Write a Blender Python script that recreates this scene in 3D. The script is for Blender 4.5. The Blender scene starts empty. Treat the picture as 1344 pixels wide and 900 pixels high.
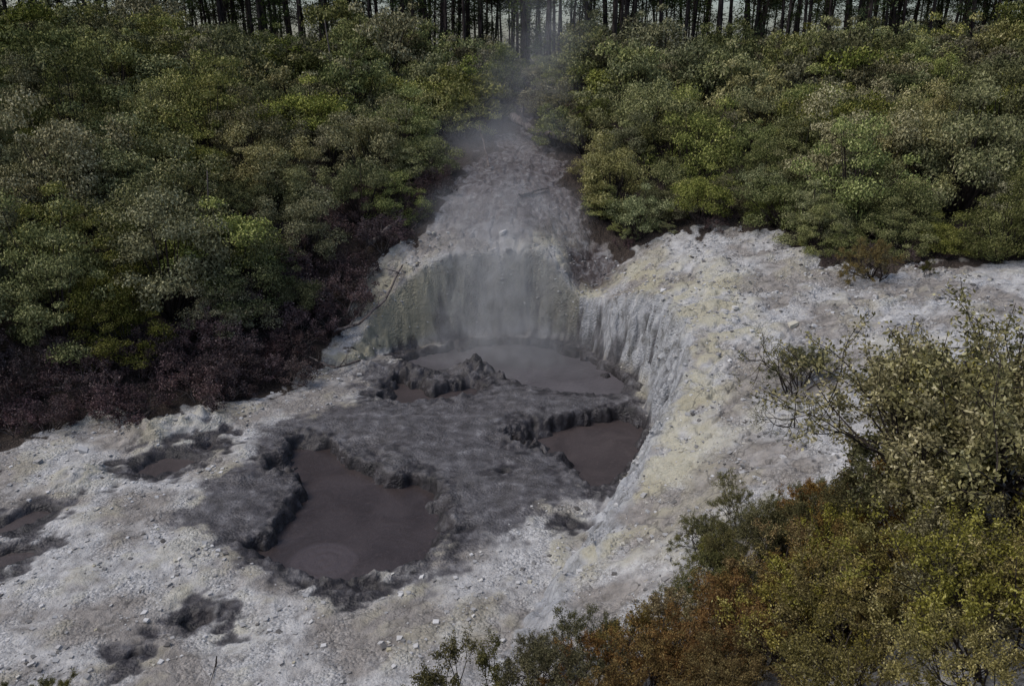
import bpy, math, random, bmesh
import numpy as np
from mathutils import Vector, Matrix, Euler
random.seed(7); R=np.random.default_rng(7)
scene=bpy.context.scene
COL=bpy.context.collection

# ---------------------------------------------------------------- noise
_perm=np.random.default_rng(3).permutation(512)
_ang=np.random.default_rng(4).uniform(0,2*np.pi,512)
_gx,_gy=np.cos(_ang),np.sin(_ang)
def perlin(x,y):
    xi=np.floor(x).astype(int); yi=np.floor(y).astype(int)
    xf=x-xi; yf=y-yi
    u=xf*xf*xf*(xf*(xf*6-15)+10); v=yf*yf*yf*(yf*(yf*6-15)+10)
    def g(ix,iy,dx,dy):
        k=_perm[(_perm[ix%512]+iy)%512]
        return _gx[k]*dx+_gy[k]*dy
    a=g(xi,yi,xf,yf); b=g(xi+1,yi,xf-1,yf); c=g(xi,yi+1,xf,yf-1); d=g(xi+1,yi+1,xf-1,yf-1)
    return ((a*(1-u)+b*u)*(1-v)+(c*(1-u)+d*u)*v)*1.4
def fbm(x,y,f=1,o=4,seed=0,gain=.5):
    r=0;a=1;t=0
    for i in range(o):
        r=r+a*perlin(x*f+seed*17.3+i*5.1,y*f+seed*9.7+i*3.3); t+=a; a*=gain; f*=2.03
    return r/t*1.3
def sm(a,b,x):
    t=np.clip((x-a)/(b-a),0,1); return t*t*(3-2*t)
def sdf(x,y,P):
    P=np.array(P); n=len(P); d=np.full(x.shape,1e9); ins=np.zeros(x.shape,bool)
    for i in range(n):
        ax,ay=P[i]; bx,by=P[(i+1)%n]
        ex,ey=bx-ax,by-ay; L=ex*ex+ey*ey
        t=np.clip(((x-ax)*ex+(y-ay)*ey)/L,0,1)
        d=np.minimum(d,(x-ax-t*ex)**2+(y-ay-t*ey)**2)
        if ay!=by:
            c=((ay>y)!=(by>y))&(x<(bx-ax)*(y-ay)/(by-ay)+ax); ins^=c
    d=np.sqrt(d); return np.where(ins,-d,d)

# ---------------------------------------------------------------- terrain plan (metres)
POOLS=[ # outline, bottom, rim height, edge jitter, wall width
 ([(-7.6,24.4),(-7.2,25.0),(-6.2,24.5),(-5.5,23.4),(-4.7,22.8),(-4.1,22.3),(-3.5,21.9),(-3.0,22.3),(-2.3,21.5),(-1.8,20.3),(-1.6,18.9),(-1.8,18.1),(-2.3,17.5),(-2.9,17.1),(-3.7,16.8),(-4.6,16.7),(-5.6,17.1),(-6.6,17.6),(-7.1,18.2),(-6.7,18.7),(-6.6,19.6),(-6.6,20.3),(-6.4,21.1),(-6.7,22.0),(-7.7,22.3),(-8.0,22.9),(-7.5,23.4)],-.75,.08,.2,.3),
 ([(-4.9,16.45),(-4.4,16.65),(-3.9,16.75),(-3.3,16.7),(-3.2,16.3),(-3.7,15.95),(-4.2,16.0)],-.32,.07,.15,.25),
 ([(-0.3,25.1),(0.5,25.9),(1.6,26.1),(3.0,26.8),(4.5,27.2),(4.9,26.1),(4.6,24.3),(4.0,22.9),(3.3,21.6),(2.5,20.9),(2.2,21.6),(1.6,22.4),(1.6,23.3),(0.7,23.7),(-0.1,23.9)],-1.0,.08,.25,.33),
 ([(-5.2,27.8),(-5.1,29.3),(-4.6,30.2),(-3.6,29.8),(-2.8,29.3),(-1.9,30.0),(-1.2,30.3),(-.8,29.3),(-1.4,28.2),(-2.65,27.7),(-4.1,27.5)],-.7,.08,.3,.38),
 ([(-5.1,32.7),(-3.8,33.5),(-2.5,34.4),(.3,35.0),(2.3,34.0),(3.85,32.0),(4.9,29.7),(4.1,28.2),(2.0,28.5),(.55,29.1),(-.4,30.0),(-1.6,31.4),(-2.3,31.1),(-3.1,30.8),(-4.5,31.2)],-.9,.04,.2,.4),
 ([(-7.6,15.15),(-7.5,15.5),(-7.1,15.6),(-6.65,15.4),(-6.6,15.0),(-6.9,14.85),(-7.3,14.75)],-.35,.05,.25,.22),
 ([(-8.5,14.05),(-8.4,14.25),(-8.1,14.3),(-7.9,13.9),(-8.25,13.8)],-.28,.04,.2,.2),
 ([(-12.4,22.8),(-11.8,23.4),(-10.8,24),(-10,24.8),(-9.6,24.2),(-9.9,23.1),(-10.45,21.9),(-11.6,21.8)],-.4,.05,.35,.7),
 ([(-16,18.5),(-14.4,19.6),(-13.8,20.1),(-13.1,20.4),(-13,19.7),(-13.4,18.9),(-16,18.0)],-.4,.05,.3,.6),
 ([(-15,17.1),(-13.6,18.1),(-12.7,18.4),(-12.3,18),(-12.6,17.2),(-15,16.2)],-.4,.05,.3,.6),
]
for cx,cy,r in [(-.33,22.1,.22),(1.6,19.1,.2),(-4.35,23.4,.25)]:
    POOLS.append(([(cx+r*1.3*math.cos(a),cy+r*.9*math.sin(a)) for a in np.linspace(0,5.6,8)],-.25,.03,.06,.12))
FOOT=[(-6.4,31),(-5.7,32.6),(-4.45,33.3),(-2.5,34.5),(-1.1,35.0),(1,35.0),(2.2,34.3),(3.3,33.1),(4.1,31.5),(4.95,30),(5.15,27.8),(4.95,25.1),(4.1,22.8),(2.85,20.5),(1.75,17.95),(.95,16.35),(-.35,14.05),(-3,12.0),(-8,10.5),(-20,9),(-45,8),(-45,20),(-17,24.5),(-10.5,27.2),(-8,30)]
MUD=[(-8.6,25.2),(-7.4,26.2),(-5.8,27.8),(-5.8,29.5),(-5.4,31.4),(-1,32),(1.2,29.9),(3.9,28.9),(5.3,28),(5.1,23.4),(3.1,20.7),(1.5,20.4),(.8,19.4),(-.5,18.4),(-1.4,17.6),(-2,16.8),(-4,16.3),(-6.8,17.0),(-7.6,17.6),(-8.3,18.3),(-9.2,18.8),(-9.4,20.5),(-8.4,22.8)]
BUSHL=[(-70,18),(-25,21.0),(-17,24.2),(-10.5,26.8),(-8.0,29.8),(-6.8,34),(-4.2,38),(-2.4,43),(-1.0,47),(.2,49.5),(.8,51),(0,66),(-70,66)]
BUSHR=[(.8,51),(1.6,49),(2.3,46),(2.8,41),(3.4,38.4),(5.2,37.0),(11.5,35.6),(12.4,30.0),(20,29.0),(70,26),(70,66),(0,66)]
CP=np.array([(0,37.2,4.6),(0,40,5.9),(1,46,7.1),(1.5,51,8.2),(1,58,10),(0,66,11.6),
(-17,24.5,.3),(-10.5,27,.3),(-8.5,30,.4),(-40,24,1.5),(-22,30,2.8),(-12,33,2.8),(-25,38,6.5),(-12,42,6.3),(-7.5,36,3.4),(-7,44,6.7),(-30,50,10.5),(-14,55,10.3),(-20,64,11.9),(-45,60,12.4),(-45,40,8),
(8,22,3.0),(10,30,4.0),(12,35,4.9),(20,30,5),(30,30,6),(12,42,6.3),(20,40,6.8),(20,55,9.8),(35,50,9.8),(8,50,8.5),(20,66,11.3),(40,64,11.3),(12,20,4.4),(18,24,5),
(-3.0,35.4,3.65),(-1.5,36,3.7),(0,36.2,3.7),(1.8,35.8,3.6),(-4.6,34.5,2.9),(-6.6,33.3,1.2),(-7.3,32,.6),(3.1,35.0,1.9),(4.4,33.4,2.5),(5.8,32.3,3.3),(4.3,36.8,3.1),(7,35,4),
(6.7,29.4,3.5),(6.1,26.4,3.1),(5.7,23.9,2.7),(4.9,21.2,2.1),(3.8,19.3,1.6),(2.7,16.8,1.1),(1.6,15.0,.8),(.6,13,.6),(6,17,2.8),
(7,11,4.6),(10,14,5.0),(5,12,2.9),(3,12,1.9),(3,9,2.7),(9,6,7),(5,4,7.2),(0,0,9.8),(0,5,5.6),(0,9,2.2),(0,12.5,.4),(-8,2,8),(-8,8,2),(-8,12,.2),(-20,5,4.5),(-20,12,.3),(15,6,7.5),(25,15,7),
(0,90,8),(-30,90,8),(30,90,8),(-60,80,9),(60,80,9),(60,45,10),(70,20,9),(-70,30,6),(-40,8,1),(-60,0,6),(0,-20,11),(40,-20,12),(-40,-20,11)],float)
def _phi(r2): return -np.sqrt(r2+.5)
_n=len(CP); _A=np.zeros((_n+1,_n+1))
_A[:_n,:_n]=_phi((CP[:,None,0]-CP[None,:,0])**2+(CP[:,None,1]-CP[None,:,1])**2)+np.eye(_n)*.15
_A[_n,:_n]=1; _A[:_n,_n]=1
_W=np.linalg.solve(_A,np.append(CP[:,2],0))
def upper(x,y):
    r=np.full(x.shape,_W[-1])
    for (cx,cy,_),w in zip(CP,_W): r=r+w*_phi((x-cx)**2+(y-cy)**2)
    d=np.sqrt(x**2+(y-35)**2); k=sm(80,150,d)
    return np.clip(r,-1,16)*(1-k)+4*k
LUMPS=[(-1.55,30.9,.6,.5,.45),(-4.4,30.6,.7,.35,.35),(-3.4,30.3,.5,.25,.15),(-.4,30.2,.3,.25,.22),(.7,24.6,.8,.6,.6),(4.7,28.6,.4,.6,.35),(2.6,20.4,.35,.25,.2),(-7.3,22.9,.5,.5,.35),
 (-6.0,30.7,.6,.6,.3),(-8.5,21.6,.5,.4,.12),(-12.4,24.6,.9,.7,.5),(-11,25.4,.8,.6,.45),(-13.2,21.6,.7,.6,.3)]
def ground(x,y,masks=False):
    x=np.asarray(x,float); y=np.asarray(y,float)
    U=upper(x,y)
    n1=fbm(x,y,.45,4,1); n2=fbm(x,y,1.6,3,2); n3=fbm(x,y,4.,2,3); rid=1-np.abs(fbm(x,y,.9,3,9))*2.2
    bl=np.minimum(sdf(x,y,BUSHL),sdf(x,y,BUSHR))+n1*1.4+n2*.6
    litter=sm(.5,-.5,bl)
    sB0=sdf(x,y,FOOT)
    wide=np.maximum(sm(-7,-10,x),sm(15.5,12,y))
    bw=sm(32.6,33.8,y)*sm(3.2,2.2,x)
    sB=sB0+(n2*.22+n3*.03)*(1-wide*.3)*(1-.75*bw)+np.abs(fbm(x,y,.9,2,5))*(.5-.35*bw)-.15
    ww=.7+.3*sm(33,29,y)*(x>2)+wide*1.9+bw*.25
    s=np.clip(sB/ww,0,1); prof=(1-(1-s)**1.25)
    U=U+n1*.2*(1-.6*bw)+n2*.07*(1+litter)+n3*.02
    U=U-.12*sm(.6,1,rid)*sm(0,3,U)*(1-litter)
    flat=sm(.6,-.6,sdf(x,y,MUD)+n1*.6)
    F=n1*.11+(n2*.05+n3*.012)*(1-.6*flat)
    h=F*(1-prof)+U*prof
    wet=np.zeros(x.shape); near=np.full(x.shape,9.)
    for P,lv,rim,jit,wd in POOLS:
        xs=[p[0] for p in P]; ys=[p[1] for p in P]
        m=(x>min(xs)-1.5)&(x<max(xs)+1.5)&(y>min(ys)-1.5)&(y<max(ys)+1.5)
        if not m.any(): continue
        xm,ym=x[m],y[m]
        d=sdf(xm,ym,P)+n2[m]*jit*1.2+n3[m]*jit*.14
        wv=wd*(.7+2.2*sm(-.1,.6,n1[m]*.6+fbm(xm,ym,.8,2,14)))
        t=np.clip(-d/wv,0,1); t=t*t*(3-2*t)
        t2=np.clip(t+n3[m]*.2*t*(1-t)*4,0,1); fl=np.floor(t2*3)/3+sm(.4,1,(t2*3)%1)/3
        t=t*.7+fl*.3; t=np.where(-d>wv,1,t)
        b=lv+n3[m]*.08
        hh=h[m]+rim*np.exp(-((d-.12)/.2)**2)*(.6+n3[m]*1.2)-.10*sm(.9,0,d)
        h[m]=hh*(1-t)+b*t
        wet[m]=np.maximum(wet[m],np.maximum(sm(.10,-.08,d),.85*sm(.45,.05,d+n2[m]*.9+n3[m]*.3))); near[m]=np.minimum(near[m],d)
    for k,(cx,cy,rx,ry,hz) in enumerate(LUMPS):
        g=np.exp(-((x-cx)/rx)**2-((y-cy)/ry)**2)
        h=h+g*hz*(1+n3*.5+n2*.4)
        if k<8: wet=np.maximum(wet,.9*sm(.2,.5,g))
    if not masks: return h
    mud=sm(.6,-.6,sdf(x,y,MUD)+n1*.8+n2*.7+n3*.3)*(1-sm(.0,.35,s))
    mud=np.maximum(mud,.9*sm(.6,.0,near+n2*.5)*(1-sm(.1,.5,s)))
    cliff=sm(.02,.15,s)*sm(1.3,.8,sB/ww)*(1-wide)
    crest=np.exp(-((sB-1.3-.9*(y>25))/1.4)**2)*(1-wide)*(x>1)*sm(14,17,y)
    bl2=np.zeros(x.shape)
    for cx,cy,r in [(-8.8,21.9,.6),(-13,21.6,.9),(-12.2,25.1,.9),(-.35,20.1,.35),(-8.8,20.1,.4),(6.6,28,1.6),(7.5,30.5,1.6),(-5.2,33.8,1.3),(-6.2,14.6,.5),(-2.3,16.0,.5),(-7.8,16,.5),(-3,15,.4)]:
        bl2=np.maximum(bl2,np.exp(-((x-cx)**2+(y-cy)**2)/r**2))
    yel=np.clip(1.2*crest*sm(-.35,.15,n1+n2*.5)+.8*bl2*sm(-.3,.2,n2+.1)+.42*sm(.1,.45,n1+n2*.5)*(1-litter),0,1)
    olive=cliff*(x<3.0)*(y>30)
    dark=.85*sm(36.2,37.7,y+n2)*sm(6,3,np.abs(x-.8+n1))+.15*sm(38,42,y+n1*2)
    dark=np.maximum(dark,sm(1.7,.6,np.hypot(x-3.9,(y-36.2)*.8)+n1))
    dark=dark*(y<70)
    lowf=np.clip(fbm(x,y,.4,4,41)+.5,0,1); grav=.10+.75*sm(-.18,.22,fbm(x,y,.9,4,43))
    butt=sm(-2.6,-3.6,x)*(y>31)
    return h,mud,yel,litter,wet,cliff,olive,dark,lowf,grav,butt

def axis(segs,lo,hi,g=1.09):
    c=[segs[0][0]]
    for a,b,st in segs:
        while c[-1]<b: c.append(c[-1]+st)
    s=segs[-1][2];v=c[-1]
    while v<hi: s=min(s*g,12); v+=s; c.append(v)
    s=segs[0][2];v=c[0];l=[]
    while v>lo: s=min(s*g,12); v-=s; l.append(v)
    return np.array(l[::-1]+c)
def mesh_np(name,V,F,mat=None,smooth=False,parent=None,link=True):
    me=bpy.data.meshes.new(name); V=np.asarray(V,np.float32); F=np.asarray(F,np.int32)
    me.vertices.add(len(V)); me.vertices.foreach_set("co",V.ravel())
    k=F.shape[1]; me.loops.add(F.size); me.loops.foreach_set("vertex_index",F.ravel())
    me.polygons.add(len(F)); me.polygons.foreach_set("loop_start",np.arange(0,F.size,k,dtype=np.int32))
    me.polygons.foreach_set("loop_total",np.full(len(F),k,np.int32))
    me.polygons.foreach_set("use_smooth",np.full(len(F),smooth))
    me.update(calc_edges=True)
    if mat: me.materials.append(mat)
    if not link: return me
    o=bpy.data.objects.new(name,me); COL.objects.link(o)
    if parent: o.parent=parent
    return o

# ---------------------------------------------------------------- node helpers
class N:
    def __init__(s,name):
        s.m=bpy.data.materials.new(name); s.m.use_nodes=True; s.t=s.m.node_tree; s.t.nodes.clear()
        s.out=s.t.nodes.new("ShaderNodeOutputMaterial")
    def n(s,t,**k):
        x=s.t.nodes.new("ShaderNode"+t)
        for a,b in k.items(): setattr(x,a,b)
        return x
    def l(s,a,b): s.t.links.new(a,b)
    def val(s,sock,v):
        if hasattr(v,"is_linked"): s.l(v,sock)
        else: sock.default_value=v
    def mix(s,f,a,b,mode='MIX'):
        x=s.n("Mix",data_type='RGBA',blend_type=mode); s.val(x.inputs[0],f); s.val(x.inputs[6],a); s.val(x.inputs[7],b); return x.outputs[2]
    def math(s,op,a,b=0.,c=None,clamp=False):
        x=s.n("Math",operation=op,use_clamp=clamp); s.val(x.inputs[0],a); s.val(x.inputs[1],b)
        if c is not None: s.val(x.inputs[2],c)
        return x.outputs[0]
    def noise(s,vec,sc,det=4,rough=.55,dist=0,out=0):
        x=s.n("TexNoise"); x.inputs["Scale"].default_value=sc; x.inputs["Detail"].default_value=det; x.inputs["Roughness"].default_value=rough; x.inputs["Distortion"].default_value=dist
        if vec: s.l(vec,x.inputs["Vector"])
        return x.outputs[out]
    def ramp(s,f,pts):
        x=s.n("ValToRGB"); s.l(f,x.inputs[0]); e=x.color_ramp.elements
        while len(e)<len(pts): e.new(.5)
        for el,(p,c) in zip(e,pts):
            el.position=p; el.color=(c if len(c)==4 else (*c,1)) if hasattr(c,'__len__') else (c,c,c,1)
        return x.outputs[0]
    def rng(s,v,a,b,c=0.,d=1.):
        x=s.n("MapRange"); s.l(v,x.inputs[0])
        for i,q in enumerate((a,b,c,d)): x.inputs[i+1].default_value=q
        return x.outputs[0]
def C(r,g,b): return (r,g,b,1)

# ---------------------------------------------------------------- ground material
def ground_mat():
    M=N("crusted_ground")
    tc=M.n("TexCoord").outputs["Object"]
    def sep(nm_):
        a=M.n("Attribute",attribute_name=nm_); s_=M.n("SeparateColor"); M.l(a.outputs["Color"],s_.inputs[0]); return s_.outputs,a.outputs["Alpha"]
    (mud,yel,lit),dk=sep("zoneA"); (wet,cliff,olive),_o=sep("zoneB"); (nb,grav,butt),_o=sep("zoneC")
    nm=M.noise(tc,2.2,4,.65); nf=M.noise(tc,20,2,.7)
    vo=M.n("TexVoronoi"); vo.inputs["Scale"].default_value=12; M.l(tc,vo.inputs["Vector"])
    vc=M.n("SeparateColor"); M.l(vo.outputs["Color"],vc.inputs[0])
    vo2=M.n("TexVoronoi"); vo2.inputs["Scale"].default_value=34; M.l(tc,vo2.inputs["Vector"])
    vc2=M.n("SeparateColor"); M.l(vo2.outputs["Color"],vc2.inputs[0])
    wv=M.n("VectorMath",operation='MULTIPLY_ADD'); M.l(M.noise(tc,1.7,2,.6,0,1),wv.inputs[0]); wv.inputs[1].default_value=(.9,.9,.9); M.l(tc,wv.inputs[2])
    ce=M.n("TexVoronoi",feature='DISTANCE_TO_EDGE'); ce.inputs["Scale"].default_value=.95; M.l(wv.outputs[0],ce.inputs["Vector"])
    crack=M.math('MULTIPLY',M.rng(ce.outputs["Distance"],.035,.005),M.rng(nb,.46,.62))
    white=M.ramp(nm,[(.28,(.145,.138,.13)),(.42,(.295,.288,.28)),(.56,(.42,.414,.405)),(.75,(.55,.542,.53))])
    white=M.mix(M.math('MULTIPLY',grav,.6),white,M.ramp(vc.outputs[0],[(0,(.10,.097,.093)),(.3,(.27,.263,.255)),(.8,(.46,.455,.445)),(1,(.71,.705,.69))]))
    white=M.mix(M.math('MULTIPLY',grav,.5),white,M.ramp(vc2.outputs[0],[(0,.13),(.5,.35),(1,.64)]))
    white=M.mix(M.rng(nb,.35,.7),white,M.mix(1.,white,C(.62,.58,.54),'MULTIPLY'))
    white=M.mix(M.rng(nf,.58,.78,0,.6),white,C(.15,.14,.13))
    ycol=M.mix(nf,C(.27,.248,.16),C(.53,.495,.35))
    col=M.mix(M.math('MULTIPLY',yel,.64),white,ycol)
    col=M.mix(M.math('MULTIPLY',crack,.55),col,C(.07,.065,.06))
    mudc=M.ramp(nm,[(.3,(.03,.027,.028)),(.46,(.054,.05,.052)),(.6,(.096,.091,.095)),(.76,(.23,.226,.23))])
    mudc=M.mix(M.rng(nf,.56,.76,0,.7),mudc,C(.2,.195,.2))
    mf=M.math('ADD',mud,M.math('MULTIPLY',M.math('SUBTRACT',nm,.5),1.3)); mf=M.math('MULTIPLY',M.rng(mf,.08,.75),M.rng(mud,0,.25))
    col=M.mix(M.math('MULTIPLY',mf,.95),col,mudc)
    mp=M.n("Mapping"); mp.inputs["Scale"].default_value=(2.0,2.0,1.1); M.l(tc,mp.inputs[0])
    st=M.noise(mp.outputs[0],1.3,4,.68,.8)
    cl=M.ramp(st,[(.3,(.10,.10,.097)),(.42,(.2,.205,.21)),(.55,(.33,.34,.355)),(.75,(.47,.47,.47))])
    ol=M.ramp(st,[(.3,(.10,.097,.083)),(.47,(.165,.162,.138)),(.62,(.22,.217,.185)),(.8,(.31,.305,.26))])
    ol=M.mix(M.math('MULTIPLY',butt,.6),ol,C(.30,.28,.19))
    cl=M.mix(olive,cl,ol)
    col=M.mix(M.math('MULTIPLY',cliff,.9),col,cl)
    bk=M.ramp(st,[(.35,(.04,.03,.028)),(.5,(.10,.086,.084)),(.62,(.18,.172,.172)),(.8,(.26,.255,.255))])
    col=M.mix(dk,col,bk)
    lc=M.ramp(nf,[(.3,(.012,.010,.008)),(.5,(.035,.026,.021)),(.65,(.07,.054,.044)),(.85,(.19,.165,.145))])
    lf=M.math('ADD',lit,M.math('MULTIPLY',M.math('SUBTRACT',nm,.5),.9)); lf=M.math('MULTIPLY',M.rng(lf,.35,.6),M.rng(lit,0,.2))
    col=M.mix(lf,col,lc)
    wc=M.ramp(nm,[(.35,(.014,.013,.013)),(.55,(.035,.031,.033)),(.72,(.10,.096,.10))])
    col=M.mix(M.math('MULTIPLY',wet,.93),col,wc)
    p=M.n("BsdfPrincipled"); M.l(col,p.inputs["Base Color"])
    M.l(M.math('SUBTRACT',.95,M.math('MULTIPLY',M.math('MAXIMUM',wet,mf),.45)),p.inputs["Roughness"])
    p.inputs["Specular IOR Level"].default_value=.3
    h=M.math('ADD',M.math('MULTIPLY',nm,1.3),M.math('ADD',M.math('MULTIPLY',nf,.35),M.math('MULTIPLY',vo.outputs["Distance"],M.math('MULTIPLY',grav,-.6))))
    bp=M.n("Bump"); M.l(M.math('SUBTRACT',.85,M.math('MULTIPLY',mud,.3)),bp.inputs["Strength"]); bp.inputs["Distance"].default_value=.11
    M.l(h,bp.inputs["Height"]); M.l(bp.outputs[0],p.inputs["Normal"]); M.l(p.outputs[0],M.out.inputs[0])
    return M.m
xs=axis([(-18,-10,.09),(-10,8,.055),(8,17,.1)],-400,400); ys=axis([(11,37,.055),(37,56,.14)],-200,500)
X,Y=np.meshgrid(xs,ys); nx,ny=len(xs),len(ys)
H,mud,yel,lit,wet,cliff,olive,dark,lowf,grav,butt=ground(X.ravel(),Y.ravel(),True)
idx=np.arange(nx*ny).reshape(ny,nx)
F=np.stack([idx[:-1,:-1],idx[:-1,1:],idx[1:,1:],idx[1:,:-1]],-1).reshape(-1,4)
g=mesh_np("ground",np.stack([X.ravel(),Y.ravel(),H],-1),F,ground_mat(),True)
one=np.ones_like(wet)
for nme,cols in (("zoneA",(mud,yel,lit,dark)),("zoneB",(wet,cliff,olive,one)),("zoneC",(lowf,grav,butt,one))):
    at=g.data.attributes.new(nme,'FLOAT_COLOR','POINT'); at.data.foreach_set("color",np.stack(cols,-1).astype(np.float32).ravel())

# ---------------------------------------------------------------- mud pools
def mudmat(name,c1,c2,rough,spot=None):
    M=N(name); tc=M.n("TexCoord").outputs["Object"]
    nb=M.noise(tc,.8,4,.6,.5); nf=M.noise(tc,9,4,.65)
    col=M.mix(M.rng(nb,.35,.65),C(*c1),C(*c2))
    col=M.mix(M.rng(nf,.58,.75,0,.6),col,C(*[q*1.9 for q in c2]))
    hh=M.math('ADD',M.math('MULTIPLY',nf,.4),nb)
    if spot:
        vd=M.n("VectorMath",operation='DISTANCE'); M.l(tc,vd.inputs[0]); vd.inputs[1].default_value=spot
        d=M.math('ADD',vd.outputs["Value"],M.math('MULTIPLY',M.math('SUBTRACT',nb,.5),.35))
        col=M.mix(M.rng(d,.95,.8,0,.6),col,C(.078,.064,.066))
        hh=M.math('ADD',hh,M.math('MULTIPLY',M.math('SINE',M.math('MULTIPLY',d,22)),M.rng(d,1.3,.2,0,.12)))
    p=M.n("BsdfPrincipled"); M.l(col,p.inputs["Base Color"]); p.inputs["Roughness"].default_value=rough
    p.inputs["Specular IOR Level"].default_value=.35
    bp=M.n("Bump"); bp.inputs["Strength"].default_value=.5; bp.inputs["Distance"].default_value=.08; M.l(hh,bp.inputs["Height"]); M.l(bp.outputs[0],p.inputs["Normal"])
    M.l(p.outputs[0],M.out.inputs[0]); return M.m
m1=mudmat("brown_mud",(.034,.026,.025),(.053,.042,.041),.33,(-5.0,17.95,-.5)); m2=mudmat("brown_mud_dry",(.04,.031,.03),(.063,.05,.048),.5); m3=mudmat("grey_mud_water",(.07,.064,.069),(.105,.097,.103),.3)
for i,lv,mt in ((0,-.5,m1),(2,-.6,m2),(3,-.45,m2),(4,-.4,m3),(7,-.28,m2),(8,-.28,m2),(9,-.28,m2)):
    P=np.array(POOLS[i][0]); n=len(P); V=[]
    area=sum(P[k][0]*P[(k+1)%n][1]-P[(k+1)%n][0]*P[k][1] for k in range(n)); sg=1 if area<0 else -1
    for k in range(n):
        e=P[(k+1)%n]-P[k-1]; e/=np.linalg.norm(e); V.append(P[k]+sg*np.array([-e[1],e[0]])*.3)
    me=bpy.data.meshes.new("mud_pool"); order=range(n) if area>0 else range(n-1,-1,-1)
    me.from_pydata([(*V[k],lv) for k in range(n)],[],[list(order)]); me.materials.append(mt)
    o=bpy.data.objects.new("mud_pool",me); COL.objects.link(o)

# ---------------------------------------------------------------- stones
def simple_mat(name,fn):
    M=N(name); fn(M); return M.m
def f_stone(M):
    geo=M.n("NewGeometry")
    col=M.ramp(geo.outputs["Random Per Island"],[(0,(.10,.094,.088)),(.3,(.27,.265,.258)),(.7,(.42,.415,.405)),(.9,(.55,.545,.535)),(1,(.4,.365,.26))])
    p=M.n("BsdfDiffuse"); M.l(col,p.inputs["Color"]); M.l(p.outputs[0],M.out.inputs[0])
mstone=simple_mat("pale_stone",f_stone)
def stones(name,n,box,smin,smax,keep):
    x=R.uniform(box[0],box[1],n); y=R.uniform(box[2],box[3],n)
    h,mu,ye,li,we,cl,ol,da,lf_,gr_,bu_=ground(x,y,True)
    k=(we<.02)&keep(x,y,mu,li,cl,h)
    x,y,h=x[k],y[k],h[k]; n=len(x)
    s=smin*(smax/smin)**(R.random(n)**3)
    base=np.array([(sx,sy,sz) for sz in(-.5,.5) for sy in(-1,1) for sx in(-1,1)],float)
    V=base[None]*R.uniform(.5,1.1,(n,8,3))
    th=R.uniform(0,6.28,n); c_,s_=np.cos(th),np.sin(th)
    a=V[...,0]*c_[:,None]-V[...,1]*s_[:,None]; b=V[...,0]*s_[:,None]+V[...,1]*c_[:,None]; z=V[...,2]+a*R.uniform(-.4,.4,(n,1))
    V=np.stack([a,b,z],-1)*s[:,None,None]*.5+np.stack([x,y,h+s*.1],-1)[:,None]
    q=np.array([(0,2,3,1),(4,5,7,6),(0,1,5,4),(2,6,7,3),(0,4,6,2),(1,3,7,5)])
    Fc=(np.arange(n)[:,None,None]*8+q[None]).reshape(-1,4)
    return mesh_np(name,V.reshape(-1,3),Fc,mstone)
stones("rubble_stones",60000,(-18,17,11.5,37),.025,.15,lambda x,y,mu,li,cl,h:(mu<R.random(len(x))*.7)&(li<.7)&(fbm(x,y,.8,3,21)-.12>R.uniform(-.4,.4,len(x))))
stones("boulders",420,(-18,17,12,37),.12,.36,lambda x,y,mu,li,cl,h:(li<.8)&(mu<.6)&(((x<-6)&(y>20))|(x>4)|(y>33)))

# ---------------------------------------------------------------- foliage helpers
def leaves(Cn,L,W_,nrm=None,spread=1.):
    n=len(Cn); d=R.normal(size=(n,3)); 
    if nrm is not None: d=d*spread+nrm*1.2
    d/=np.linalg.norm(d,axis=1)[:,None]+1e-9
    t=np.cross(d,R.normal(size=(n,3))); t/=np.linalg.norm(t,axis=1)[:,None]+1e-9
    b=np.cross(d,t); L=L*R.uniform(.6,1.3,(n,1)); W_=W_*R.uniform(.7,1.2,(n,1))
    V=np.stack([Cn-t*L*.5,Cn+b*W_*.5+d*W_*.15,Cn+t*L*.5,Cn-b*W_*.5+d*W_*.15],1).reshape(-1,3)
    return V,np.arange(4*n).reshape(n,4)
def tubes(S,k=5):
    S=np.array(S,float); n=len(S); p0,p1=S[:,:3],S[:,3:6]; d=p1-p0; d/=np.linalg.norm(d,axis=1)[:,None]+1e-9
    ref=np.where(np.abs(d[:,2:3])>.9,np.array([[1.,0,0]]),np.array([[0,0,1.]])); a=np.cross(d,ref); a/=np.linalg.norm(a,axis=1)[:,None]; b=np.cross(d,a)
    an=np.arange(k)*2*np.pi/k; ring=a[:,None]*np.cos(an)[None,:,None]+b[:,None]*np.sin(an)[None,:,None]
    V=np.concatenate([p0[:,None]+ring*S[:,6][:,None,None],p1[:,None]+ring*S[:,7][:,None,None]],1).reshape(-1,3)
    q=np.array([(i,(i+1)%k,k+(i+1)%k,k+i) for i in range(k)])
    return V,(np.arange(n)[:,None,None]*2*k+q[None]).reshape(-1,4)
RAW={}
def combine(name,parts,mats):
    V=[];F=[];mi=[];o=0
    for i,(v,f) in enumerate(parts):
        V.append(v);F.append(f+o);o+=len(v);mi.append(np.full(len(f),i,np.int32))
    V=np.concatenate(V);F=np.concatenate(F);mi=np.concatenate(mi)
    me=mesh_np(name,V,F,link=False)
    for m in mats: me.materials.append(m)
    me.polygons.foreach_set("material_index",mi); RAW[me.name]=(V,F,mi,list(mats)); return me
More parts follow.
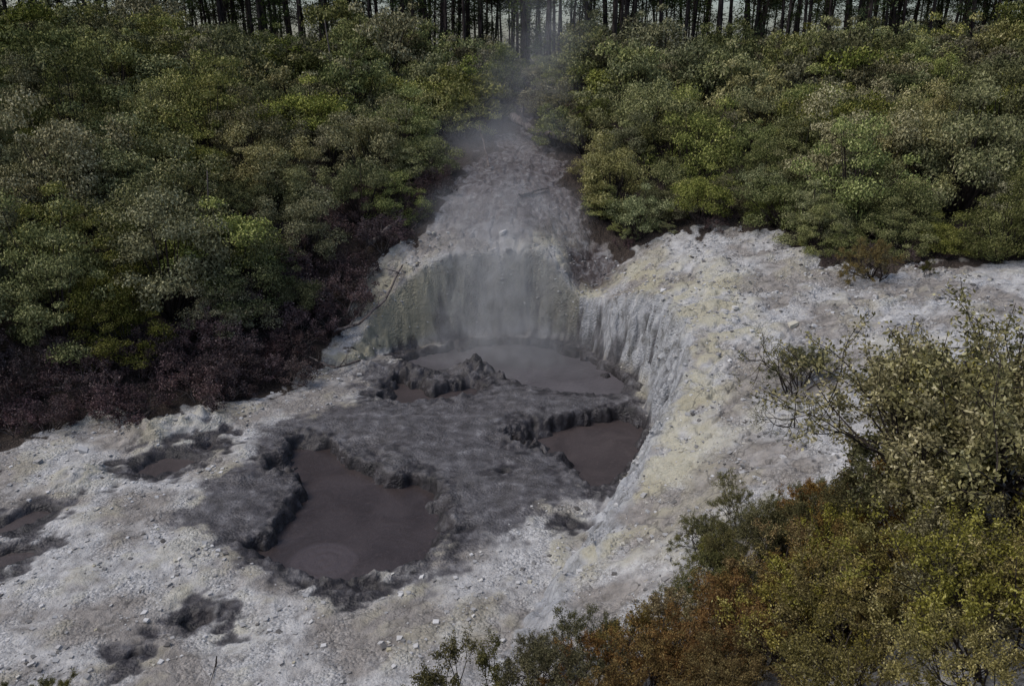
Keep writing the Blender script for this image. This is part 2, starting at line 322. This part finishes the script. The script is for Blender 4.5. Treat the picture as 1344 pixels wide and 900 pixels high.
def merged(name,items):
    """items: (mesh, location, scale, euler) -> one object holding every plant"""
    mats=[];VV=[];FF=[];MI=[];RN=[];o=0
    for me,loc,sc,eu in items:
        V,F,mi,ms=RAW[me.name]
        mp=[]
        for m in ms:
            if m not in mats: mats.append(m)
            mp.append(mats.index(m))
        sc=np.array(sc if hasattr(sc,'__len__') else (sc,)*3)
        A=np.array(Euler(eu).to_matrix())
        VV.append((V*sc)@A.T+np.array(loc)); FF.append(F+o); o+=len(V); MI.append(np.array(mp,np.int32)[mi]); RN.append(np.full(len(V),random.random(),np.float32))
    ob=mesh_np(name,np.concatenate(VV),np.concatenate(FF))
    for m in mats: ob.data.materials.append(m)
    ob.data.polygons.foreach_set("material_index",np.concatenate(MI))
    at=ob.data.attributes.new("rnd",'FLOAT','POINT'); at.data.foreach_set("value",np.concatenate(RN)); return ob
def rot(t): return (random.uniform(-t,t),random.uniform(-t,t),random.uniform(0,6.28))
def f_leaf(ramp,tr=.25,vlo=.55,vhi=1.45):
    def f(M):
        geo=M.n("NewGeometry"); oi=M.n("ObjectInfo"); tc=M.n("TexCoord").outputs["Object"]
        at=M.n("Attribute",attribute_name="rnd")
        rnd=M.math('FRACT',M.math('ADD',oi.outputs["Random"],at.outputs["Fac"]))
        f0=M.math('ADD',M.math('MULTIPLY',geo.outputs["Random Per Island"],.6),M.math('MULTIPLY',M.noise(tc,2.2,1),.55))
        col=M.ramp(f0,ramp)
        hs=M.n("HueSaturation"); M.l(col,hs.inputs["Color"])
        M.l(M.rng(rnd,0,1,.468,.505),hs.inputs["Hue"]); M.l(M.rng(M.math('FRACT',M.math('MULTIPLY',rnd,17.3)),0,1,vlo,vhi),hs.inputs["Value"])
        M.l(M.rng(M.math('FRACT',M.math('MULTIPLY',rnd,7.7)),0,1,.72,1.1),hs.inputs["Saturation"])
        col=hs.outputs[0]
        d=M.n("BsdfDiffuse"); M.l(col,d.inputs["Color"])
        if tr>0:
            t=M.n("BsdfTranslucent"); M.l(col,t.inputs[0]); x=M.n("MixShader"); x.inputs[0].default_value=tr
            M.l(d.outputs[0],x.inputs[1]); M.l(t.outputs[0],x.inputs[2]); M.l(x.outputs[0],M.out.inputs[0])
        else: M.l(d.outputs[0],M.out.inputs[0])
    return f
def f_bark(c1,c2,sc=8):
    def f(M):
        tc=M.n("TexCoord").outputs["Object"]; mp=M.n("Mapping"); mp.inputs["Scale"].default_value=(1,1,.25); M.l(tc,mp.inputs[0])
        n=M.noise(mp.outputs[0],sc,2,.65); col=M.ramp(n,[(.35,c1),(.65,c2)])
        p=M.n("BsdfDiffuse"); M.l(col,p.inputs["Color"]); M.l(p.outputs[0],M.out.inputs[0])
    return f
mleafA=simple_mat("green_foliage",f_leaf([(.15,(.036,.044,.013)),(.45,(.096,.117,.034)),(.7,(.19,.21,.062)),(.95,(.38,.38,.15))],0))
mleafB=simple_mat("olive_foliage",f_leaf([(.15,(.046,.048,.02)),(.45,(.125,.128,.050)),(.7,(.235,.235,.098)),(.95,(.41,.40,.20))],0))
mdead=simple_mat("withered_foliage",f_leaf([(.2,(.04,.026,.025)),(.6,(.09,.062,.058)),(.95,(.17,.135,.12))],0))
mbark=simple_mat("shrub_bark",f_bark((.02,.016,.014),(.06,.05,.045)))
mgrey=simple_mat("dead_wood",f_bark((.06,.05,.047),(.2,.17,.155)))
mpine=simple_mat("pine_bark",f_bark((.018,.014,.014),(.06,.05,.046),4))
mneedle=simple_mat("pine_needles",f_leaf([(.2,(.02,.035,.014)),(.6,(.05,.075,.025)),(.95,(.1,.13,.045))],0))
mnearY=simple_mat("yellow_green_leaves",f_leaf([(.15,(.05,.047,.014)),(.45,(.14,.131,.034)),(.72,(.29,.265,.07)),(.95,(.52,.48,.2))],.2,.7,1.35))
mnearR=simple_mat("rusty_leaves",f_leaf([(.15,(.052,.035,.013)),(.45,(.13,.084,.027)),(.7,(.21,.152,.044)),(.95,(.36,.29,.1))],.2,.7,1.3))
mnearG=simple_mat("dark_green_leaves",f_leaf([(.15,(.03,.034,.013)),(.5,(.085,.087,.03)),(.8,(.17,.165,.055)),(.97,(.3,.28,.11))],.2,.7,1.3))

def bush_mesh(name,seed,mat,npuff=70,nleaf=330,flat=1.,ls=.05,hgt=.75):
    rs=np.random.default_rng(seed); pts=[];nr=[]
    ph=rs.uniform(0,6.28,4)
    segs=[]
    for i in range(npuff):
        th=rs.uniform(0,2*np.pi); cz=rs.uniform(-.5,1); sz=math.sqrt(max(0,1-cz*cz))
        rr=rs.uniform(.6,1.)*(1+.2*math.sin(2*th+ph[0])+.2*math.sin(4*th+ph[1]+3*cz))
        c=np.array([math.cos(th)*sz*rr,math.sin(th)*sz*rr,.62+cz*rr*hgt*flat])
        pr=rs.uniform(.12,.36); nl_=int(nleaf*(.4+1.6*(pr/.3)**2))
        u=rs.normal(size=(nl_,3)); u/=np.linalg.norm(u,axis=1)[:,None]; u[:,2]=np.abs(u[:,2])*rs.choice([1,-.4],nl_,p=[.8,.2])
        p=c+u*pr*(rs.uniform(.45,1,(nl_,1))**.5)*np.array([1,1,.7])*(1+.22*rs.normal(size=(nl_,1)))
        pts.append(p); nr.append(u)
        m=np.array([c[0]*.3,c[1]*.3,.25*c[2]]); segs.append((0,0,-.1,*m,.035,.02)); segs.append((*m,*c,.018,.006))
    P=np.concatenate(pts); Nn=np.concatenate(nr)
    return combine(name,[leaves(P,ls,ls*.5,Nn,.7),tubes(segs,3)],[mat,mbark])
bushes=[bush_mesh("shrub_%d"%i,i+10,(mleafA,mleafB)[i%3==2],npuff=32+4*i,nleaf=200,flat=.85+.12*i,ls=.053) for i in range(7)]
farb=[bush_mesh("far_shrub_%d"%i,i+10,(mleafA,mleafB)[i%3==2],npuff=30+3*i,nleaf=90,flat=.85+.12*i,ls=.078) for i in range(6)]
def empty(name,loc=(0,0,0)):
    e=bpy.data.objects.new(name,None); e.location=loc; COL.objects.link(e); e.empty_display_size=.3; return e
def inst(me,par,loc,sc,tilt=.12,nm=None):
    o=bpy.data.objects.new(nm or me.name,me); o.parent=par; o.location=loc
    o.scale=sc if hasattr(sc,'__len__') else (sc,sc,sc)
    o.rotation_euler=rot(tilt); COL.objects.link(o); return o
def hz(x,y): return float(ground(np.array([x]),np.array([y]))[0])
def twig_mesh(name,seed,mat,height=1.6,stems=7,depth=4,nl=22,ll=.035,spread=.7,bare=0.,kids=(2,3),bark=None):
    rs=np.random.default_rng(seed); segs=[]; lp=[]
    def grow(p,d,L,r,k):
        n=3
        for i in range(n):
            d=d+rs.normal(size=3)*.16+np.array([0,0,.06]); d/=np.linalg.norm(d)
            q=p+d*L/n; segs.append((*p,*q,r*(1-.25*i/n),r*(1-.25*(i+1)/n)))
            if k<=1 and rs.random()>bare:
                m=nl if k==0 else nl//2
                t=rs.random((m,1)); lp.append(p+(q-p)*t+rs.normal(size=(m,3))*ll*.85)
            p=q
        if k>0:
            for j in range(rs.integers(kids[0],kids[1]+1)):
                e=d+rs.normal(size=3)*spread*.75; e/=np.linalg.norm(e); grow(p,e,L*rs.uniform(.6,.88),r*.62,k-1)
    for s in range(stems):
        a=rs.uniform(0,6.28); d=np.array([math.cos(a)*spread,math.sin(a)*spread,1.]); d/=np.linalg.norm(d)
        grow(np.array([math.cos(a)*.08,math.sin(a)*.08,-.05]),d,height*.36*rs.uniform(.8,1.2),.022*height/1.6,depth)
    P=np.concatenate(lp) if lp else np.zeros((1,3))
    return combine(name,[tubes(segs,3),leaves(P,ll,ll*.55)],[bark or mbark,mat])
deadb=[twig_mesh("withered_%d"%i,40+i,mdead,1.5,8,3,9,.07,.9,.1,(2,3),mgrey) for i in range(3)]
th=empty("shrub_thicket")
def scatter(st,ylo,yhi):
    gx,gy=np.meshgrid(np.arange(-48,50,st),np.arange(ylo,yhi,st)); gx=gx.ravel()+R.uniform(-.45,.45,gx.size)*st; gy=gy.ravel()+R.uniform(-.45,.45,gy.size)*st
    dl=np.minimum(sdf(gx,gy,BUSHL),sdf(gx,gy,BUSHR)); v=np.abs(gx)<gy*.70+3.5
    return gx[v],gy[v],dl[v],ground(gx,gy)[v]
for x,y,d,h in zip(*scatter(2.5,20,66)):
    if d>(-.7 if x<0 else -.3): continue
    if x<-6 and y<40 and d>-2.4 and random.random()<.5: continue
    s=random.uniform(1.3,2.6)*(1 if d<-2.5 else .68)
    if y>60: s*=.75
    inst(random.choice(bushes if y<46 else farb),th,(x,y,h-.2),(s,s,s*random.uniform(.95,1.35)))
for x,y,s in [(4.6,39.3,1.2),(5.9,38.5,1.0),(7.2,38.3,1.2),(8.6,37.9,1.0),(10.2,37.4,1.2),(11.8,35.8,1.1),(12.9,33.6,1.2),(13.6,31.6,1.0),(15.2,30.9,1.1),(16.8,30.6,.9),(18.4,30.4,1.1),(20,30,1.),(12.2,38.3,1.4),(14.4,33.5,1.3)]:
    inst(random.choice(bushes),th,(x,y,hz(x,y)-.15),(s,s,s*random.uniform(.8,1.1)))
it=[]
for x,y,d,h in zip(*scatter(1.0,20,43)):
    if d>-.1 or d<-3.6: continue
    if x<-3 and random.random()<.88: it.append((random.choice(deadb),(x,y,h-.1),random.uniform(.6,1.25),rot(.3)))
    elif x>0 and d>-1.6 and random.random()<.6: it.append((random.choice(deadb+farb[:3]),(x,y,h-.1),random.uniform(.25,.6),rot(.3)))
merged("withered_brush",it)
def pine_mesh(name,seed):
    rs=np.random.default_rng(seed); segs=[];Ht=rs.uniform(17,24);r0=rs.uniform(.11,.24); lean=rs.normal(size=2)*.03
    zz=np.linspace(-.5,Ht,14); px=[np.array([lean[0]*z+.16*math.sin(z*.35+seed),lean[1]*z+.14*math.cos(z*.3+seed),z]) for z in zz]
    for a,b in zip(px[:-1],px[1:]): segs.append((*a,*b,r0*(1-a[2]/Ht*.85)+.01,r0*(1-b[2]/Ht*.85)+.01))
    cl=[]; z0=rs.uniform(7,11)
    for i in range(80):
        z=rs.uniform(.8,Ht); k=int(min(12,(z+.5)/(Ht+.5)*13)); t=((z+.5)/(Ht+.5)*13)-k; b=px[k]*(1-t)+px[k+1]*t
        a=rs.uniform(0,6.28)
        if z<z0:
            L=rs.uniform(.4,1.8); e=b+np.array([math.cos(a)*L,math.sin(a)*L,rs.uniform(-.4,.5)]); segs.append((*b,*e,.022,.007))
            if rs.random()<.12: cl.append(e+rs.normal(size=(60,3))*np.array([.45,.45,.25]))
        else:
            L=(1-(z-z0)/(Ht-z0+1))*2.4+.5; e=b+np.array([math.cos(a)*L,math.sin(a)*L,L*.25]); segs.append((*b,*e,.04,.01))
            for q in (.45,.7,1.):
                c=b+(e-b)*q; cl.append(c+rs.normal(size=(18,3))*np.array([.38,.38,.2]))
    return combine(name,[tubes(segs,5),leaves(np.concatenate(cl),.38,.085)],[mpine,mneedle])
pines=[pine_mesh("pine_%d"%i,60+i) for i in range(7)]
px_=R.uniform(-72,72,540); py_=62+40*R.random(540)**.85
px_h=ground(px_,py_); den=fbm(px_,py_,.12,2,31); it=[]
for x,y,h,dn in zip(px_,py_,px_h,den):
    if abs(x)>y*.70+3: continue
    if dn+.25<random.uniform(-.5,.35) and -45<x<30: continue
    s=random.uniform(.8,1.15); w=s*random.uniform(.55,1.25)
    it.append((random.choice(pines),(x,y,h),(w,w,s),rot(.035)))
merged("pine_forest",it)
us=empty("forest_understory")
ux=R.uniform(-75,75,260); uy=R.uniform(64,98,260); uh=ground(ux,uy)
for x,y,h in zip(ux,uy,uh):
    if abs(x)>y*.70+3: continue
    if -42<x<22 and random.random()<.75: continue
    s=random.uniform(1.5,3.0); inst(random.choice(farb),us,(x,y,h-.3),(s,s,s*random.uniform(.8,1.5)))

# ---------------------------------------------------------------- near shrubs with visible twigs
tw={'Y':[twig_mesh("yellow_shrub_%d"%i,100+i,mnearY,1.7,8,4,14,.038) for i in range(2)],
    'R':[twig_mesh("rusty_shrub_%d"%i,110+i,mnearR,1.5,9,4,20,.035) for i in range(3)],
    'G':[twig_mesh("green_shrub_%d"%i,120+i,mnearG,1.6,8,4,16,.037) for i in range(2)],
    'S':[twig_mesh("sprig_%d"%i,130+i,mnearG,1.1,5,3,20,.035,.45) for i in range(2)],
    'B':[twig_mesh("bare_%d"%i,140+i,mnearG,1.5,5,4,10,.03,.9,.7) for i in range(2)]}
near=[('Y',7.0,10.4,1.95),('G',7.6,11.4,2.0),('G',6.4,11.6,1.2),('Y',7.9,11.0,2.1),('G',5.2,12.3,.95),('R',6.2,12.9,.9),('G',5.0,13.2,.8),('G',7.4,13.4,.9),('R',4.4,11.0,1.0),('R',5.3,10.4,1.1),('Y',6.0,9.3,1.1),('R',3.3,11.2,1.0),('R',2.4,11.0,1.0),('R',2.9,10.4,1.),('G',4.0,12.3,.8),
 ('Y',4.9,9.0,1.0),('Y',4.2,9.4,1.),('R',2.2,9.8,1.0),('G',6.3,14.0,.65),('Y',7.2,9.4,1.4),('G',4.4,13.2,.65),('R',1.6,11.0,.8),('R',8.4,12.6,1.3),('G',9.4,13.5,1.3),('Y',8.2,10.2,1.6),('Y',5.7,7.6,1.1),('Y',4.3,8.0,.9),('R',3.1,8.6,.8),('R',5.7,11.2,1.0),('Y',5.0,9.9,1.0),('R',6.6,12.2,1.0),('G',5.6,12.6,.8),('R',4.0,10.3,.95),('Y',6.3,8.6,1.1),('Y',5.4,9.2,1.0),('R',5.0,11.3,1.0),
 ('Y',6.3,7.4,1.),('Y',7.3,7.9,1.1),('Y',6.8,6.6,.9),('Y',5.2,6.9,.8),('Y',6.9,8.5,1.1),('R',3.6,9.1,.8),
 ('G',3.4,13.0,.65),('G',4.1,14.4,.65),('Y',4.9,14.8,.6),('B',4.4,15.2,.8),('G',5.6,13.9,.7),('Y',3.9,13.4,.6),
 ('G',.5,11.9,.75),('S',-.2,11.7,1.2),('S',-1.2,11.9,1.3),('G',1.4,12.1,.8),('S',-1.8,11.6,1.0),('S',-10.3,12.6,.6),('S',-9.0,12.5,.65),('S',-9.3,12.3,.6),('G',.9,11.1,1.)]
merged("foreground_shrubs",[(random.choice(tw[k]),(x,y,hz(x,y)-.05),s,rot(.15)) for k,x,y,s in near])
def solo(name,me,x,y,s):
    return inst(me,None,(x,y,hz(x,y)-.05),s,tilt=.1,nm=name)
solo("twiggy_shrub",tw['B'][0],8.0,21.0,1.4); solo("twiggy_shrub",tw['G'][1],8.3,21.2,.85)
solo("dry_shrub",tw['B'][1],13.6,28.8,1.4); solo("dry_shrub",tw['R'][1],13.4,29.0,1.0); solo("twiggy_shrub",tw['B'][1],7.4,19.0,1.1)
solo("dry_shrub",tw['S'][0],15.2,28.3,.6)

# ---------------------------------------------------------------- fallen wood
def branch(name,pts,r0,r1,mat,twigs=3,seed=1):
    rs=np.random.default_rng(seed); pts=[np.array(p,float) for p in pts]; segs=[]
    sub=[]
    for a,b in zip(pts[:-1],pts[1:]):
        for i in range(5): sub.append(a+(b-a)*i/5+rs.normal(size=3)*r0*.25)
    sub.append(pts[-1]); n=len(sub)
    for i in range(n-1): segs.append((*sub[i],*sub[i+1],r0+(r1-r0)*i/n,r0+(r1-r0)*(i+1)/n))
    for t in range(twigs):
        p=sub[rs.integers(1,n-1)]; d=rs.normal(size=3); d[2]=abs(d[2]); d/=np.linalg.norm(d)
        q=p+d*rs.uniform(.3,.9); segs.append((*p,*q,r1*.9,r1*.3)); q2=q+(d+rs.normal(size=3)*.5)*.4; segs.append((*q,*q2,r1*.35,r1*.15))
    V,F_=tubes(segs,7); return mesh_np(name,V,F_,mat,True)
def onl(x,y,dz): return (x,y,hz(x,y)+dz)
branch("fallen_log",[onl(0.0,48.6,1.2),onl(1.4,47.4,.8),onl(3.0,46,.9)],.26,.19,mgrey,2,1)
branch("fallen_branch",[onl(-7.6,32.2,.3),onl(-6.6,32.6,.5),onl(-5.6,33.6,.5),onl(-4.9,34.8,.4)],.07,.035,mgrey,6,2)
branch("fallen_branch",[onl(-7.2,33.2,.4),onl(-6.8,34.2,.7),onl(-6.0,35.0,.5)],.05,.02,mgrey,5,3)
branch("fallen_branch",[onl(-6.6,36,.6),onl(-5.2,37.2,.8)],.14,.09,mgrey,2,4)
branch("fallen_branch",[onl(-1.2,43,.2),onl(-1.8,45,1.7)],.06,.02,mgrey,3,5)
branch("fallen_branch",[onl(-6.2,31.0,.1),onl(-7.2,30.0,.3),onl(-8.2,30.2,.5)],.05,.02,mgrey,6,6)
branch("dead_sapling",[onl(-13.2,34,0),onl(-12.9,34.2,4.2)],.05,.015,mgrey,7,7)
branch("dead_sapling",[onl(-11,52,0),onl(-11.4,52.2,5)],.07,.02,mgrey,5,8)
branch("fallen_branch",[onl(0.4,39.5,.1),onl(1.8,40.6,.2)],.1,.06,mgrey,1,9)
branch("stick",[onl(-6.25,13.55,0),onl(-6.22,13.62,.22)],.02,.012,mpine,1,10)

# ---------------------------------------------------------------- steam
def steam(name,blobs,sc):
    M=N(name); tc=M.n("TexCoord").outputs["Object"]; d=None; pts=[]
    for cx,cy,cz,rx,ry,rz,amp in blobs:
        v=M.n("VectorMath",operation='MULTIPLY_ADD'); M.l(tc,v.inputs[0]); v.inputs[1].default_value=(1/rx,1/ry,1/rz); v.inputs[2].default_value=(-cx/rx,-cy/ry,-cz/rz)
        q=M.n("VectorMath",operation='LENGTH'); M.l(v.outputs[0],q.inputs[0])
        e=M.math('MULTIPLY',M.math('SUBTRACT',1.,q.outputs["Value"],clamp=True),amp); d=e if d is None else M.math('ADD',d,e)
        for a in np.linspace(0,2*np.pi,10,endpoint=False):
            for b in (-1.2,-.6,0,.6,1.2): pts.append((cx+rx*math.cos(a)*math.cos(b),cy+ry*math.sin(a)*math.cos(b),max(-.43,cz+rz*math.sin(b))))
    nz=M.rng(M.noise(tc,sc,2,.6,1.),.38,.68,.12,1.)
    p=M.n("VolumeScatter"); p.inputs["Color"].default_value=(.95,.97,1,1); p.inputs["Anisotropy"].default_value=.0
    M.l(M.math('MULTIPLY',d,nz),p.inputs["Density"])
    M.l(p.outputs[0],M.out.inputs["Volume"])
    try: M.m.cycles.volume_step_rate=4
    except Exception: pass
    bm=bmesh.new(); [bm.verts.new(v) for v in pts]; r=bmesh.ops.convex_hull(bm,input=bm.verts)
    bmesh.ops.delete(bm,geom=[v for v in bm.verts if not v.link_faces],context='VERTS')
    me=bpy.data.meshes.new(name); bm.to_mesh(me); me.materials.append(M.m)
    o=bpy.data.objects.new(name,me); COL.objects.link(o)
steam("steam_plume",[(.2,32.6,-.2,5.4,3.0,2.6,.42),(-.7,33.6,2.4,3.6,2.8,4.0,.46),(-.4,37,5.0,4.6,4.6,2.6,.24)],.7)
steam("steam_wisp",[(-.4,42.5,8.0,4.4,5,2.6,.12),(.8,47,11.2,3.6,5,2.8,.07),(2.0,51,14,3.4,4.6,3,.07)],.4)

# ---------------------------------------------------------------- light, sky, camera
W=bpy.data.worlds.new("World"); scene.world=W; W.use_nodes=True; nt=W.node_tree; bg=nt.nodes["Background"]
sky=nt.nodes.new("ShaderNodeTexSky"); sky.sky_type='NISHITA'; sky.sun_disc=False
D=Vector((-.55,-.12,.83)).normalized()
sky.sun_elevation=math.asin(D.z); sky.sun_rotation=math.atan2(D.x,D.y); sky.air_density=1; sky.dust_density=3; sky.ozone_density=1.5
nt.links.new(sky.outputs[0],bg.inputs[0]); bg.inputs[1].default_value=.15
sl=bpy.data.lights.new("sun","SUN"); sl.energy=1.5; sl.angle=math.radians(30); sl.color=(1,.97,.93)
so=bpy.data.objects.new("sun",sl); so.rotation_euler=D.to_track_quat('Z','Y').to_euler(); so.location=(0,0,40); COL.objects.link(so)
cam=bpy.data.cameras.new("camera"); co=bpy.data.objects.new("camera",cam); COL.objects.link(co)
co.location=(0,0,12); co.rotation_euler=(math.radians(70.5),0,0); cam.lens=28; cam.sensor_width=36; cam.clip_end=2000; scene.camera=co
scene.view_settings.view_transform='Standard'; scene.view_settings.look='None'; scene.view_settings.exposure=0
